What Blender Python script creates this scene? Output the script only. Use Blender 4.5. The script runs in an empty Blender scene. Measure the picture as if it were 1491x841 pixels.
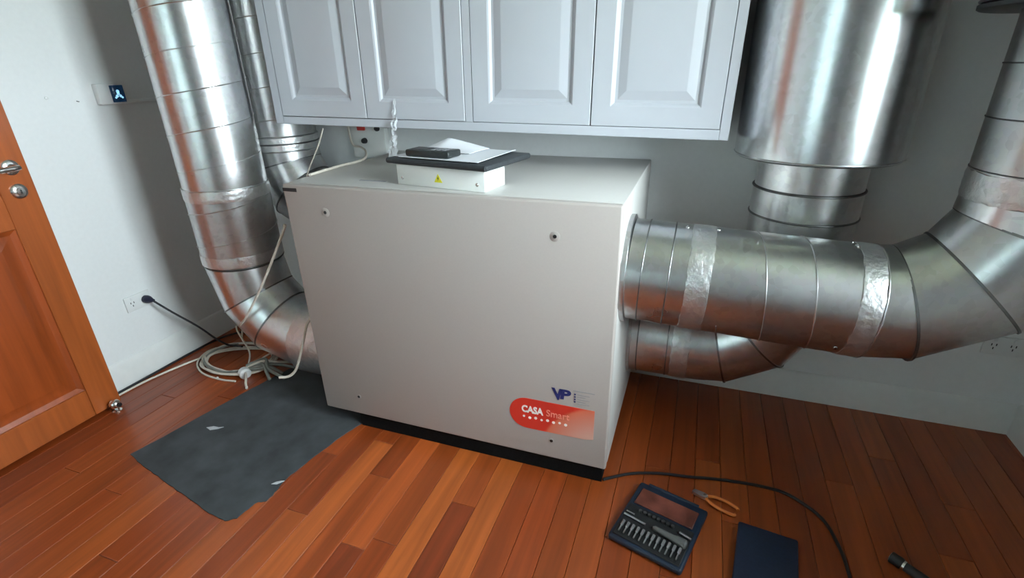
import bpy, bmesh, math, random
from math import sin, cos, pi, radians
from mathutils import Vector, Matrix

random.seed(7)
S = bpy.context.scene
COL = S.collection

# ------------------------------------------------------------------ camera
cd = bpy.data.cameras.new('camera')
cam = bpy.data.objects.new('camera', cd)
COL.objects.link(cam)
cd.sensor_width = 36.0
cd.lens = 736.4 / 1491 * 36.0
cd.clip_start = 0.02
yaw, pitch, roll = 0.3531, 0.4152, -0.0229
f_ = Vector((-sin(yaw) * cos(pitch), cos(yaw) * cos(pitch), -sin(pitch)))
r0 = Vector((cos(yaw), sin(yaw), 0))
u0 = r0.cross(f_)
r_ = cos(roll) * r0 + sin(roll) * u0
u_ = -sin(roll) * r0 + cos(roll) * u0
mw = Matrix(((r_.x, u_.x, -f_.x, 1.2954), (r_.y, u_.y, -f_.y, -1.3206), (r_.z, u_.z, -f_.z, 1.3067), (0, 0, 0, 1)))
cam.matrix_world = mw
S.camera = cam

# ------------------------------------------------------------------ daylight
w = bpy.data.worlds.new('overcast_sky')
S.world = w
w.use_nodes = True
wn = w.node_tree
wn.nodes['Background'].inputs['Color'].default_value = (0.80, 0.94, 1.0, 1)
wn.nodes['Background'].inputs['Strength'].default_value = 40.0

S.view_settings.view_transform = 'Standard'
S.view_settings.look = 'None'
S.view_settings.gamma = 1.0
S.view_settings.use_curve_mapping = False
S.view_settings.exposure = 0.0

# room extents (metres) and the two windows that light it
XL, XR, YB, YF, ZC = -1.051, 2.523, 0.743, -4.0, 2.5
WR = (-1.20, -0.20, 0.95, 2.42)     # right wall window: y0, y1, z0, z1
WF = (-0.80, 0.70, 0.5, 2.2)       # front wall window, unseen, widened to brighten reflections: x0, x1, z0, z1


def portal(name, loc, rot, sx, sy):
    l = bpy.data.lights.new(name, 'AREA')
    l.shape = 'RECTANGLE'
    l.size, l.size_y = sx, sy
    l.cycles.is_portal = True
    o = bpy.data.objects.new(name, l)
    o.location = loc
    o.rotation_euler = rot
    COL.objects.link(o)


portal('window_portal', (XR + 0.09, (WR[0] + WR[1]) / 2, (WR[2] + WR[3]) / 2), (0, radians(90), 0), WR[3] - WR[2], WR[1] - WR[0])
portal('window_portal', ((WF[0] + WF[1]) / 2, YF - 0.09, (WF[2] + WF[3]) / 2), (radians(90), 0, 0), WF[1] - WF[0], WF[3] - WF[2])


# ------------------------------------------------------------------ materials
def newmat(name):
    m = bpy.data.materials.new(name)
    m.use_nodes = True
    nt = m.node_tree
    return m, nt, nt.nodes['Principled BSDF']


def N(nt, t, **kw):
    n = nt.nodes.new(t)
    for k, v in kw.items():
        if k in n.inputs.keys():
            n.inputs[k].default_value = v
        else:
            setattr(n, k, v)
    return n


def coords(nt, scale=(1, 1, 1), rnd=False):
    tc = N(nt, 'ShaderNodeTexCoord')
    mp = N(nt, 'ShaderNodeMapping')
    mp.inputs['Scale'].default_value = scale
    nt.links.new(tc.outputs['Object'], mp.inputs['Vector'])
    if rnd:
        oi = N(nt, 'ShaderNodeObjectInfo')
        mu = N(nt, 'ShaderNodeMath', operation='MULTIPLY')
        mu.inputs[1].default_value = 37.0
        nt.links.new(oi.outputs['Random'], mu.inputs[0])
        nt.links.new(mu.outputs[0], mp.inputs['Location'])
    return mp.outputs['Vector']


def bump(nt, bsdf, height, strength=0.2, dist=0.002):
    b = N(nt, 'ShaderNodeBump')
    b.inputs['Strength'].default_value = strength
    b.inputs['Distance'].default_value = dist
    nt.links.new(height, b.inputs['Height'])
    nt.links.new(b.outputs['Normal'], bsdf.inputs['Normal'])


def plain(name, col, rough=0.5, metal=0.0, var=0.04, nscale=30.0, bmp=0.05, spec=0.5, bdist=0.001):
    m, nt, b = newmat(name)
    v = coords(nt)
    n = N(nt, 'ShaderNodeTexNoise', Scale=nscale, Detail=4.0)
    nt.links.new(v, n.inputs['Vector'])
    r = N(nt, 'ShaderNodeValToRGB')
    r.color_ramp.elements[0].position = 0.3
    r.color_ramp.elements[1].position = 0.7
    r.color_ramp.elements[0].color = [max(0, c * (1 - var)) for c in col] + [1]
    r.color_ramp.elements[1].color = [min(1, c * (1 + var)) for c in col] + [1]
    nt.links.new(n.outputs['Fac'], r.inputs['Fac'])
    nt.links.new(r.outputs['Color'], b.inputs['Base Color'])
    b.inputs['Roughness'].default_value = rough
    b.inputs['Metallic'].default_value = metal
    b.inputs['Specular IOR Level'].default_value = spec
    if bmp > 0:
        bump(nt, b, n.outputs['Fac'], bmp, bdist)
    return m


def galvanised(name, col=(0.64, 0.655, 0.66), r0=0.24, r1=0.34, bmp=0.02, scale=6.0):
    m, nt, b = newmat(name)
    v = coords(nt)
    vo = N(nt, 'ShaderNodeTexVoronoi', Scale=60.0)
    nt.links.new(v, vo.inputs['Vector'])
    no = N(nt, 'ShaderNodeTexNoise', Scale=scale, Detail=3.0)
    nt.links.new(v, no.inputs['Vector'])
    mx = N(nt, 'ShaderNodeMix', data_type='RGBA')
    mx.inputs['Factor'].default_value = 0.12
    mx.inputs[6].default_value = (*col, 1)
    nt.links.new(vo.outputs['Color'], mx.inputs[7])
    hs = N(nt, 'ShaderNodeHueSaturation', Saturation=0.2)
    nt.links.new(mx.outputs[2], hs.inputs['Color'])
    nt.links.new(hs.outputs['Color'], b.inputs['Base Color'])
    mr = N(nt, 'ShaderNodeMapRange')
    mr.inputs['To Min'].default_value = r0
    mr.inputs['To Max'].default_value = r1
    nt.links.new(no.outputs['Fac'], mr.inputs['Value'])
    nt.links.new(mr.outputs['Result'], b.inputs['Roughness'])
    b.inputs['Metallic'].default_value = 1.0
    bump(nt, b, no.outputs['Fac'], bmp, 0.01)
    return m


def timber(name, base=None, dark=0.55, rough=0.3, axis=1, gscale=9.0, coat=0.25):
    """grained varnished wood; base None takes the object's own colour"""
    m, nt, b = newmat(name)
    sc = [gscale * 3.0, gscale * 3.0, gscale * 3.0]
    sc[axis] = gscale * 0.16
    v = coords(nt, sc, True)
    n1 = N(nt, 'ShaderNodeTexNoise', Scale=1.0, Detail=5.0, Distortion=0.8)
    nt.links.new(v, n1.inputs['Vector'])
    sc2 = [70.0, 70.0, 70.0]
    sc2[axis] = 2.0
    v2 = coords(nt, sc2, True)
    n2 = N(nt, 'ShaderNodeTexNoise', Scale=1.0, Detail=2.0)
    nt.links.new(v2, n2.inputs['Vector'])
    ad = N(nt, 'ShaderNodeMath', operation='MULTIPLY_ADD')
    nt.links.new(n2.outputs['Fac'], ad.inputs[0])
    ad.inputs[1].default_value = 0.35
    nt.links.new(n1.outputs['Fac'], ad.inputs[2])
    mr = N(nt, 'ShaderNodeMapRange')
    mr.inputs['From Min'].default_value = 0.4
    mr.inputs['From Max'].default_value = 0.95
    mr.inputs['To Min'].default_value = dark
    mr.inputs['To Max'].default_value = 1.25
    nt.links.new(ad.outputs[0], mr.inputs['Value'])
    mx = N(nt, 'ShaderNodeMix', data_type='RGBA', blend_type='MULTIPLY')
    mx.inputs['Factor'].default_value = 1.0
    if base is None:
        oi = N(nt, 'ShaderNodeObjectInfo')
        nt.links.new(oi.outputs['Color'], mx.inputs[6])
    else:
        mx.inputs[6].default_value = (*base, 1)
    nt.links.new(mr.outputs['Result'], mx.inputs[7])
    nt.links.new(mx.outputs[2], b.inputs['Base Color'])
    b.inputs['Roughness'].default_value = rough
    b.inputs['Coat Weight'].default_value = coat
    b.inputs['Coat Roughness'].default_value = 0.22
    bump(nt, b, ad.outputs[0], 0.05, 0.001)
    return m


def glass_mat(name):
    m = bpy.data.materials.new(name)
    m.use_nodes = True
    nt = m.node_tree
    nt.nodes.clear()
    o = N(nt, 'ShaderNodeOutputMaterial')
    t = N(nt, 'ShaderNodeBsdfTransparent')
    g = N(nt, 'ShaderNodeBsdfGlossy', Roughness=0.02)
    fr = N(nt, 'ShaderNodeFresnel', IOR=1.3)
    mx = N(nt, 'ShaderNodeMixShader')
    nt.links.new(fr.outputs[0], mx.inputs[0])
    nt.links.new(t.outputs[0], mx.inputs[1])
    nt.links.new(g.outputs[0], mx.inputs[2])
    nt.links.new(mx.outputs[0], o.inputs['Surface'])
    return m


M = {}
M['wall'] = plain('wall_paint', (0.76, 0.77, 0.765), 0.7, var=0.015, nscale=60, bmp=0.03)
M['wall_grey'] = plain('grey_blue_wall_paint', (0.58, 0.64, 0.68), 0.7, var=0.02)
M['ceiling'] = plain('ceiling_paint', (0.64, 0.65, 0.65), 0.8, var=0.01)
M['trim'] = plain('gloss_trim_paint', (0.74, 0.74, 0.72), 0.4, var=0.02)
M['cab'] = plain('satin_white_cabinet', (0.465, 0.475, 0.51), 0.36, var=0.012, nscale=12, bmp=0.02)
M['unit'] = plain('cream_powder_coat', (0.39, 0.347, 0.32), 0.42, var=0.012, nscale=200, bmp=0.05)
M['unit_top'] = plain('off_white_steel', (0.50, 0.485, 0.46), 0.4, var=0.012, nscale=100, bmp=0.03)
M['white_metal'] = plain('white_enamel', (0.76, 0.77, 0.74), 0.35, var=0.01)
M['plastic_white'] = plain('white_plastic', (0.75, 0.76, 0.75), 0.35, var=0.01)
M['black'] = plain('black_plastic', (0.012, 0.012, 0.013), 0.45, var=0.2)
M['plinth'] = plain('black_foam', (0.006, 0.006, 0.006), 0.95, var=0.3, nscale=120, bmp=0.3, spec=0.1)
M['galv'] = galvanised('galvanised_steel')
M['galv_smooth'] = galvanised('bright_galvanised_sheet', (0.60, 0.69, 0.75), 0.20, 0.27, 0.02, 4.0)
M['galv_dull'] = galvanised('dull_galvanised_steel', (0.54, 0.55, 0.545), 0.28, 0.4, 0.02, 7.0)
M['tape'] = galvanised('aluminium_foil_tape', (0.72, 0.71, 0.69), 0.32, 0.5, 0.25, 60.0)
M['seam'] = plain('seam_steel', (0.2, 0.2, 0.2), 0.4, 1.0, var=0.15)
M['chrome'] = plain('satin_chrome', (0.72, 0.71, 0.68), 0.22, 1.0, var=0.03, bmp=0.0)
M['door'] = timber('rimu_door_stile', (0.36, 0.085, 0.017), 0.7, 0.32, 2, 7.0)
M['door_panel'] = timber('rimu_door_panel', (0.31, 0.060, 0.011), 0.7, 0.32, 2, 7.0)
M['plank'] = timber('varnished_floor_board', None, 0.66, 0.36, 1, 8.0, 0.12)
M['sub'] = plain('subfloor', (0.05, 0.02, 0.01), 0.9)
M['mat'] = plain('charcoal_felt', (0.047, 0.053, 0.057), 0.93, var=0.32, nscale=9, bmp=0.5, bdist=0.004)
M['scrap'] = plain('grey_tape_scrap', (0.5, 0.52, 0.54), 0.5, var=0.2)
M['folder'] = plain('charcoal_cover', (0.030, 0.034, 0.038), 0.6, var=0.2, nscale=80)
M['paper'] = plain('white_paper', (0.78, 0.79, 0.83), 0.75, var=0.02, nscale=15)
M['phone'] = plain('dark_grey_plastic', (0.018, 0.022, 0.022), 0.4, var=0.2)
M['cable'] = plain('cream_cable', (0.62, 0.56, 0.48), 0.5, var=0.08)
M['cable_grey'] = plain('grey_cable', (0.20, 0.205, 0.18), 0.5, var=0.1)
M['cable_black'] = plain('black_cable', (0.012, 0.012, 0.015), 0.45, var=0.2)
M['plug'] = plain('navy_plug', (0.012, 0.014, 0.035), 0.4, var=0.1)
M['red'] = plain('red_plastic', (0.55, 0.03, 0.02), 0.4)
M['yellow'] = plain('warning_yellow', (0.72, 0.66, 0.03), 0.5)
M['navy'] = plain('navy_print', (0.012, 0.02, 0.12), 0.5, var=0.02, bmp=0)
M['ink'] = plain('grey_print', (0.25, 0.25, 0.27), 0.5, var=0.02, bmp=0)
M['white_print'] = plain('white_print', (0.85, 0.80, 0.76), 0.5, var=0.01, bmp=0)
M['pale_print'] = plain('pale_red_print', (0.78, 0.24, 0.17), 0.5, var=0.01, bmp=0)
M['case'] = plain('dark_blue_case_plastic', (0.010, 0.022, 0.045), 0.4, var=0.2, nscale=15)
M['tray'] = plain('black_tray_foam', (0.010, 0.011, 0.012), 0.6, var=0.3)
M['bit'] = plain('tool_steel', (0.62, 0.63, 0.66), 0.28, 1.0, var=0.1)
M['clear'] = plain('smoked_window_plastic', (0.16, 0.045, 0.03), 0.22, 0.0, var=0.55, nscale=14, bmp=0.02)
M['grey_handle'] = plain('grey_handle_plastic', (0.13, 0.135, 0.13), 0.35, var=0.1)
M['orange'] = plain('orange_grip', (0.62, 0.17, 0.03), 0.4, var=0.1)
M['navybook'] = plain('navy_leatherette', (0.010, 0.020, 0.050), 0.55, var=0.15, nscale=150, bmp=0.2)
M['glass'] = glass_mat('window_glass')
m = bpy.data.materials.new('added_blind_cloth')  # cloth of the added blind, sets how bright the front window reflects
m.use_nodes = True
nt = m.node_tree
nt.nodes.clear()
o_ = N(nt, 'ShaderNodeOutputMaterial')
a_ = N(nt, 'ShaderNodeBsdfDiffuse', Color=(0.70, 0.74, 0.76, 1))
b_ = N(nt, 'ShaderNodeBsdfTranslucent', Color=(0.80, 0.84, 0.86, 1))
x_ = N(nt, 'ShaderNodeMixShader')
x_.inputs[0].default_value = 0.55
nt.links.new(a_.outputs[0], x_.inputs[1])
nt.links.new(b_.outputs[0], x_.inputs[2])
nt.links.new(x_.outputs[0], o_.inputs['Surface'])
M['blind'] = m
M['ground'] = plain('outdoor_lawn', (0.16, 0.19, 0.10), 0.9, var=0.3, nscale=3)

# screen of the wall controller (gives off light)
m, nt, b = newmat('controller_screen')
b.inputs['Base Color'].default_value = (0.003, 0.012, 0.03, 1)
b.inputs['Roughness'].default_value = 0.15
b.inputs['Emission Color'].default_value = (0.004, 0.02, 0.05, 1)
b.inputs['Emission Strength'].default_value = 0.6
M['screen'] = m
m, nt, b = newmat('controller_icon')
b.inputs['Base Color'].default_value = (0.3, 0.6, 0.9, 1)
b.inputs['Emission Color'].default_value = (0.35, 0.72, 1.0, 1)
b.inputs['Emission Strength'].default_value = 0.9
M['icon'] = m
# clear crinkled film
m, nt, b = newmat('clear_film')
b.inputs['Base Color'].default_value = (0.85, 0.87, 0.9, 1)
b.inputs['Roughness'].default_value = 0.12
b.inputs['Alpha'].default_value = 0.7
n = N(nt, 'ShaderNodeTexNoise', Scale=40.0)
bump(nt, b, n.outputs['Fac'], 0.6, 0.01)
M['film'] = m
# printed red sticker: the lower right of the print fades to a pale curved field
m, nt, b = newmat('red_sticker_print')
tc = N(nt, 'ShaderNodeTexCoord')
sx = N(nt, 'ShaderNodeSeparateXYZ')
nt.links.new(tc.outputs['Object'], sx.inputs[0])
vm = N(nt, 'ShaderNodeVectorMath', operation='DISTANCE')
nt.links.new(tc.outputs['Object'], vm.inputs[0])
vm.inputs[1].default_value = (1.12, 0.0, 0.09)
r1 = N(nt, 'ShaderNodeValToRGB')
e = r1.color_ramp.elements
e[0].position, e[0].color = 0.10, (0.66, 0.40, 0.33, 1)
e[1].position, e[1].color = 0.212, (0.66, 0.15, 0.08, 1)
x = e.new(0.222)
x.color = (0.62, 0.035, 0.02, 1)
nt.links.new(vm.outputs['Value'], r1.inputs['Fac'])
nt.links.new(r1.outputs['Color'], b.inputs['Base Color'])
b.inputs['Roughness'].default_value = 0.35
M['sticker'] = m


# ------------------------------------------------------------------ builders
def T(o):
    m = o.matrix_basis.copy()
    while o.parent:
        o = o.parent
        m = o.matrix_basis @ m
    return m


def finish(bm, ang=40):
    bm.normal_update()
    for f in bm.faces:
        f.smooth = True
    for e in bm.edges:
        if len(e.link_faces) == 2:
            e.smooth = e.calc_face_angle(0) < radians(ang)


def obj(name, bm, mat, parent=None, world=True, ang=40, recalc=True):
    """links ONE mesh object; bm is in world coordinates unless world=False"""
    if recalc:
        bmesh.ops.recalc_face_normals(bm, faces=bm.faces[:])
    finish(bm, ang)
    if parent is not None and world:
        bm.transform(T(parent).inverted())
    me = bpy.data.meshes.new(name)
    bm.to_mesh(me)
    bm.free()
    me.materials.append(M[mat] if isinstance(mat, str) else mat)
    o = bpy.data.objects.new(name, me)
    COL.objects.link(o)
    if parent is not None:
        o.parent = parent
    return o


def tag(o, label=None, cat=None, group=None, kind=None):
    if label: o['label'] = label
    if cat: o['category'] = cat
    if group: o['group'] = group
    if kind: o['kind'] = kind
    return o


def thing(name, label, cat, loc=(0, 0, 0), rot=(0, 0, 0), group=None, kind=None):
    o = bpy.data.objects.new(name, None)
    o.empty_display_size = 0.05
    COL.objects.link(o)
    o.location = loc
    o.rotation_euler = rot
    return tag(o, label, cat, group, kind)


def box(bm, x0, x1, y0, y1, z0, z1, bev=0.0, seg=2):
    g = bmesh.ops.create_cube(bm, size=1.0)
    vs = g['verts']
    for v in vs:
        v.co = Vector((x0 + (v.co.x + .5) * (x1 - x0), y0 + (v.co.y + .5) * (y1 - y0), z0 + (v.co.z + .5) * (z1 - z0)))
    if bev > 0:
        es = list({e for v in vs for e in v.link_edges})
        bmesh.ops.bevel(bm, geom=es, offset=bev, segments=seg, profile=0.5, affect='EDGES')
    return bm


def B(*a, **k):
    return box(bmesh.new(), *a, **k)


def frame(d):
    d = Vector(d).normalized()
    a = Vector((0, 0, 1)) if abs(d.z) < 0.9 else Vector((1, 0, 0))
    e = d.cross(a).normalized()
    return e, d.cross(e).normalized()


def loft(bm, rings, cap0=True, cap1=True, closed=True):
    vr = [[bm.verts.new(p) for p in r] for r in rings]
    n = len(vr[0])
    for a, b in zip(vr, vr[1:]):
        for i in range(n if closed else n - 1):
            j = (i + 1) % n
            bm.faces.new((a[i], a[j], b[j], b[i]))
    if cap0: bm.faces.new(vr[0][::-1])
    if cap1: bm.faces.new(vr[-1])
    return bm


def circ(c, d, r, n=48):
    e, g = frame(d)
    c = Vector(c)
    return [c + r * (cos(2 * pi * i / n) * e + sin(2 * pi * i / n) * g) for i in range(n)]


def lathe(bm, A, d, prof, n=48, cap0=True, cap1=True):
    """prof = [(distance along d, radius)...]"""
    A, d = Vector(A), Vector(d).normalized()
    return loft(bm, [circ(A + d * t, d, max(r, 1e-4), n) for t, r in prof], cap0, cap1)


def pipe(A, Bp, r, n=48, bm=None):
    A, Bp = Vector(A), Vector(Bp)
    return lathe(bm or bmesh.new(), A, Bp - A, [(0, r), ((Bp - A).length, r)], n)


def smooth_path(pts, k=6):
    P = [Vector(p) for p in pts]
    if len(P) < 3: return P
    out = []
    Q = [P[0] * 2 - P[1]] + P + [P[-1] * 2 - P[-2]]
    for i in range(1, len(Q) - 2):
        a, b, c, d = Q[i - 1:i + 3]
        for s in range(k):
            t = s / k
            out.append(.5 * ((2 * b) + (c - a) * t + (2 * a - 5 * b + 4 * c - d) * t * t + (3 * b - a - 3 * c + d) * t ** 3))
    out.append(P[-1])
    return out


def tube(pts, r, n=8, k=6, bm=None, smooth=True):
    P = smooth_path(pts, k) if smooth else [Vector(p) for p in pts]
    bm = bm or bmesh.new()
    rings = []
    e = None
    for i, p in enumerate(P):
        d = (P[min(i + 1, len(P) - 1)] - P[max(i - 1, 0)]).normalized()
        if e is None:
            e, g = frame(d)
        e = (e - d * e.dot(d)).normalized()
        g = d.cross(e)
        rings.append([p + r * (cos(2 * pi * j / n) * e + sin(2 * pi * j / n) * g) for j in range(n)])
    return loft(bm, rings)


def ring_bead(c, d, R, r=0.003, n=64, bm=None):
    """a bead running round a duct"""
    c, d = Vector(c), Vector(d).normalized()
    return lathe(bm or bmesh.new(), c - d * r, d, [(0, R - .001), (r * .5, R + r * .8), (r, R + r), (r * 1.5, R + r * .8), (2 * r, R - .001)], n, True, True)


def helix(A, Bp, R, pitch, r=0.0022, phase=0.0):
    A, Bp = Vector(A), Vector(Bp)
    d = (Bp - A)
    L = d.length
    d.normalize()
    e, g = frame(d)
    n = int(L / pitch * 40)
    pts = []
    for i in range(n + 1):
        t = i / n * L
        a = 2 * pi * t / pitch + phase
        pts.append(A + d * t + R * (cos(a) * e + sin(a) * g))
    return tube(pts, r, 5, smooth=False)


def elbow_ring(c, e1, e2, th, Rc, r, sec, n=48):
    """ring in the radial plane at angle th of a bend about c; e1,e2 span the bend plane"""
    rd = cos(th) * e1 + sin(th) * e2
    bn = e1.cross(e2)
    return [c + rd * (Rc + r * sec * cos(2 * pi * i / n)) + bn * (r * sin(2 * pi * i / n)) for i in range(n)]


def elbow(parent, c, e1, e2, Rc, r, seams, mat='galv', segs=None):
    c, e1, e2 = Vector(c), Vector(e1).normalized(), Vector(e2).normalized()
    for a, b in zip(seams, seams[1:]):
        h = (b - a) / 2
        k = 1 / cos(radians(h))
        ra, rb = [elbow_ring(c, e1, e2, radians(t), Rc * (1 if t in (seams[0], seams[-1]) else k ** .5), r, 1, 48) for t in (a, b)]
        bm = loft(bmesh.new(), [ra, rb])
        obj('elbow_segment', bm, mat, parent)
    for a in seams[1:-1]:
        k = 1 / cos(radians(15))
        th = radians(a)
        rd = cos(th) * e1 + sin(th) * e2
        tg = -sin(th) * e1 + cos(th) * e2
        bm = bmesh.new()
        R1 = [Vector(p) - tg * .003 for p in elbow_ring(c, e1, e2, th, Rc * k ** .5, r + .0028, 1)]
        R2 = [Vector(p) + tg * .003 for p in elbow_ring(c, e1, e2, th, Rc * k ** .5, r + .0028, 1)]
        obj('elbow_seam', loft(bm, [R1, R2]), 'seam', parent)


def foil(A, Bp, r, seed=1, n=72, m=7, amp=0.0006):
    """wrinkled foil tape wound round a duct"""
    rnd = random.Random(seed)
    A, Bp = Vector(A), Vector(Bp)
    d = Bp - A
    e, g = frame(d)
    L = d.length
    dn = d.normalized()
    wob = [rnd.uniform(-.004, .004) for _ in range(n)]
    wob2 = [rnd.uniform(-.004, .004) for _ in range(n)]
    rings = []
    for k in range(m):
        t = k / (m - 1)
        rg = []
        for i in range(n):
            a = 2 * pi * i / n
            q = r + (0 if k in (0, m - 1) else .0008) + rnd.uniform(0, amp)
            s = t * L + (wob[i] * .6 if k == 0 else 0) + (wob2[i] * .6 if k == m - 1 else 0)
            rg.append(A + dn * s + q * (cos(a) * e + sin(a) * g))
        rings.append(rg)
    return loft(bmesh.new(), rings)


def prism(pts, y0, y1, bm=None):
    """outline in x,z extruded from y0 to y1"""
    bm = bm or bmesh.new()
    return loft(bm, [[Vector((x, y0, z)) for x, z in pts], [Vector((x, y1, z)) for x, z in pts]])


def slab(pts, z0, z1, bm=None):
    """outline in x,y extruded from z0 to z1"""
    bm = bm or bmesh.new()
    return loft(bm, [[Vector((x, y, z0)) for x, y in pts], [Vector((x, y, z1)) for x, y in pts]])


def text(name, s, size, loc, mat, parent, width=None, rot=(pi / 2, 0, 0), shear=0.0, bold=0.0, depth=0.0004):
    cu = bpy.data.curves.new('lettering', 'FONT')
    cu.body = s
    cu.size = size
    cu.extrude = depth
    cu.shear = shear
    cu.offset = bold
    cu.resolution_u = 3
    t = bpy.data.objects.new('lettering', cu)
    COL.objects.link(t)
    bpy.context.view_layer.update()
    dg = bpy.context.evaluated_depsgraph_get()
    me = bpy.data.meshes.new_from_object(t.evaluated_get(dg))
    bpy.data.objects.remove(t)
    xs = [v.co.x for v in me.vertices]
    k = (width / (max(xs) - min(xs))) if width else 1.0
    R = Matrix.Translation(loc) @ Matrix.Rotation(rot[2], 4, 'Z') @ Matrix.Rotation(rot[0], 4, 'X') @ Matrix.Diagonal((k, 1, 1, 1)) @ Matrix.Translation((-min(xs), 0, 0))
    me.transform(T(parent).inverted() @ R)
    me.materials.clear()
    me.materials.append(M[mat])
    o = bpy.data.objects.new(name, me)
    COL.objects.link(o)
    o.parent = parent
    return o


# ------------------------------------------------------------------ structure
def struct(name, bm, mat, label=None, parent=None):
    return tag(obj(name, bm, mat, parent), label, kind='structure')


TH = 0.12
struct('wall_back', B(XL - TH, XR + TH, YB, YB + TH, -0.12, ZC + .02), 'wall', 'white painted wall behind the ventilation unit')
struct('wall_left', B(XL - TH, XL, YF - TH, YB, -0.12, ZC + .02), 'wall', 'white painted wall on the left behind the open door')
bm = bmesh.new()
box(bm, XR, XR + TH, YF - TH, WR[0], -0.12, ZC + .02)
box(bm, XR, XR + TH, WR[1], YB, -0.12, ZC + .02)
box(bm, XR, XR + TH, WR[0], WR[1], -0.12, WR[2])
box(bm, XR, XR + TH, WR[0], WR[1], WR[3], ZC + .02)
struct('wall_right', bm, 'wall', 'white wall on the right side with a window')
bm = bmesh.new()
box(bm, XL, WF[0], YF - TH, YF, -0.12, ZC + .02)
box(bm, WF[1], XR, YF - TH, YF, -0.12, ZC + .02)
box(bm, WF[0], WF[1], YF - TH, YF, -0.12, WF[2])
box(bm, WF[0], WF[1], YF - TH, YF, WF[3], ZC + .02)
struct('wall_front', bm, 'wall_grey', 'grey wall behind the viewer with a window')
struct('ceiling', B(XL, XR, YF, YB, ZC, ZC + .02), 'ceiling', 'white ceiling')
struct('ground', B(-30, 30, -30, 30, -0.6, -0.5), 'ground', 'lawn outside the windows')

# windows
def window(name, label, a0, a1, z0, z1, along):
    w_ = thing(name, label, None, kind='structure')
    def bb(a, b, c, d, t0, t1):
        if along == 'y':
            return B(XR + t0, XR + t1, a, b, c, d, bev=.004, seg=1)
        return B(a, b, YF - t1, YF - t0, c, d, bev=.004, seg=1)
    for a, b, c, d in ((a0, a0 + .05, z0, z1), (a1 - .05, a1, z0, z1), (a0 + .05, a1 - .05, z0, z0 + .05), (a0 + .05, a1 - .05, z1 - .05, z1)):
        obj('window_frame', bb(a, b, c, d, .02, .09), 'trim', w_)
    mid = (a0 + a1) / 2
    obj('mullion', bb(mid - .025, mid + .025, z0 + .05, z1 - .05, .03, .08), 'trim', w_)
    for a, b in ((a0 + .05, mid - .025), (mid + .025, a1 - .05)):
        obj('pane', bb(a, b, z0 + .05, z1 - .05, .052, .058), 'glass', w_)
    return w_


window('window_1', 'white framed window in the right wall', *WR, 'y')
w2 = window('window_2', 'white framed window in the front wall with an added light-dimming blind', *WF, 'x')
obj('added_blind', B(WF[0] - .03, WF[1] + .03, YF + .012, YF + .015, WF[2] - .05, WF[3] + .02), 'blind', w2)  # unseen blind, added to dim the front window's reflection in the ducts
obj('added_blind_tube', pipe((WF[0] - .03, YF + .03, WF[3] + .04), (WF[1] + .03, YF + .03, WF[3] + .04), .024, 20), 'trim', w2)


# baseboards with a stepped, eased top
def baseboard(name, p0, p1, nrm, label):
    p0, p1, nrm = Vector(p0), Vector(p1), Vector(nrm)
    prof = [(0, 0), (.016, 0), (.016, .098), (.012, .108), (.010, .118), (.004, .126), (0, .128)]
    rings = [[p + nrm * a + Vector((0, 0, z)) for a, z in prof] for p in (p0, p1)]
    struct(name, loft(bmesh.new(), rings), 'trim', label)


baseboard('baseboard_back', (XL + .016, YB, 0), (XR - .016, YB, 0), (0, -1, 0), 'white baseboard along the back wall under the ducts')
baseboard('baseboard_left', (XL, YF, 0), (XL, YB, 0), (1, 0, 0), 'white baseboard along the left wall')
baseboard('baseboard_right', (XR, YF, 0), (XR, YB, 0), (-1, 0, 0), 'white baseboard along the right wall')

# floor boards, each one a piece of the floor
fl = struct('floor', B(XL, XR, YF, YB, -0.12, -0.021), 'sub', 'floor of reddish orange varnished timber boards')
rf = random.Random(21)
PW = 0.0832
x_ref = 0.664
k0 = int(math.floor((XL - x_ref) / PW))
k1 = int(math.ceil((XR - x_ref) / PW))
TONES = [(0.42, 0.092, 0.017), (0.38, 0.080, 0.014), (0.46, 0.108, 0.020), (0.33, 0.064, 0.011), (0.41, 0.086, 0.015), (0.36, 0.072, 0.013)]
FIX = {0: [(-0.228, None), (-1.4, (0.235, 0.045, 0.010))], -3: [(-0.476, (0.47, 0.105, 0.02)), (-1.5, (0.26, 0.05, 0.011))],
       -1: [(0.1, None), (-1.6, (0.48, 0.122, 0.022))], 1: [(0.2, None), (-1.5, (0.46, 0.116, 0.021))], 3: [(.3, None), (-1.3, (0.36, 0.07, 0.013))],
       -5: [(-.05, None), (-1.1, (0.50, 0.125, 0.024))], 12: [(-1.2, (0.27, 0.055, 0.012))], 13: [(-1.0, (0.30, 0.06, 0.012))]}
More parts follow.
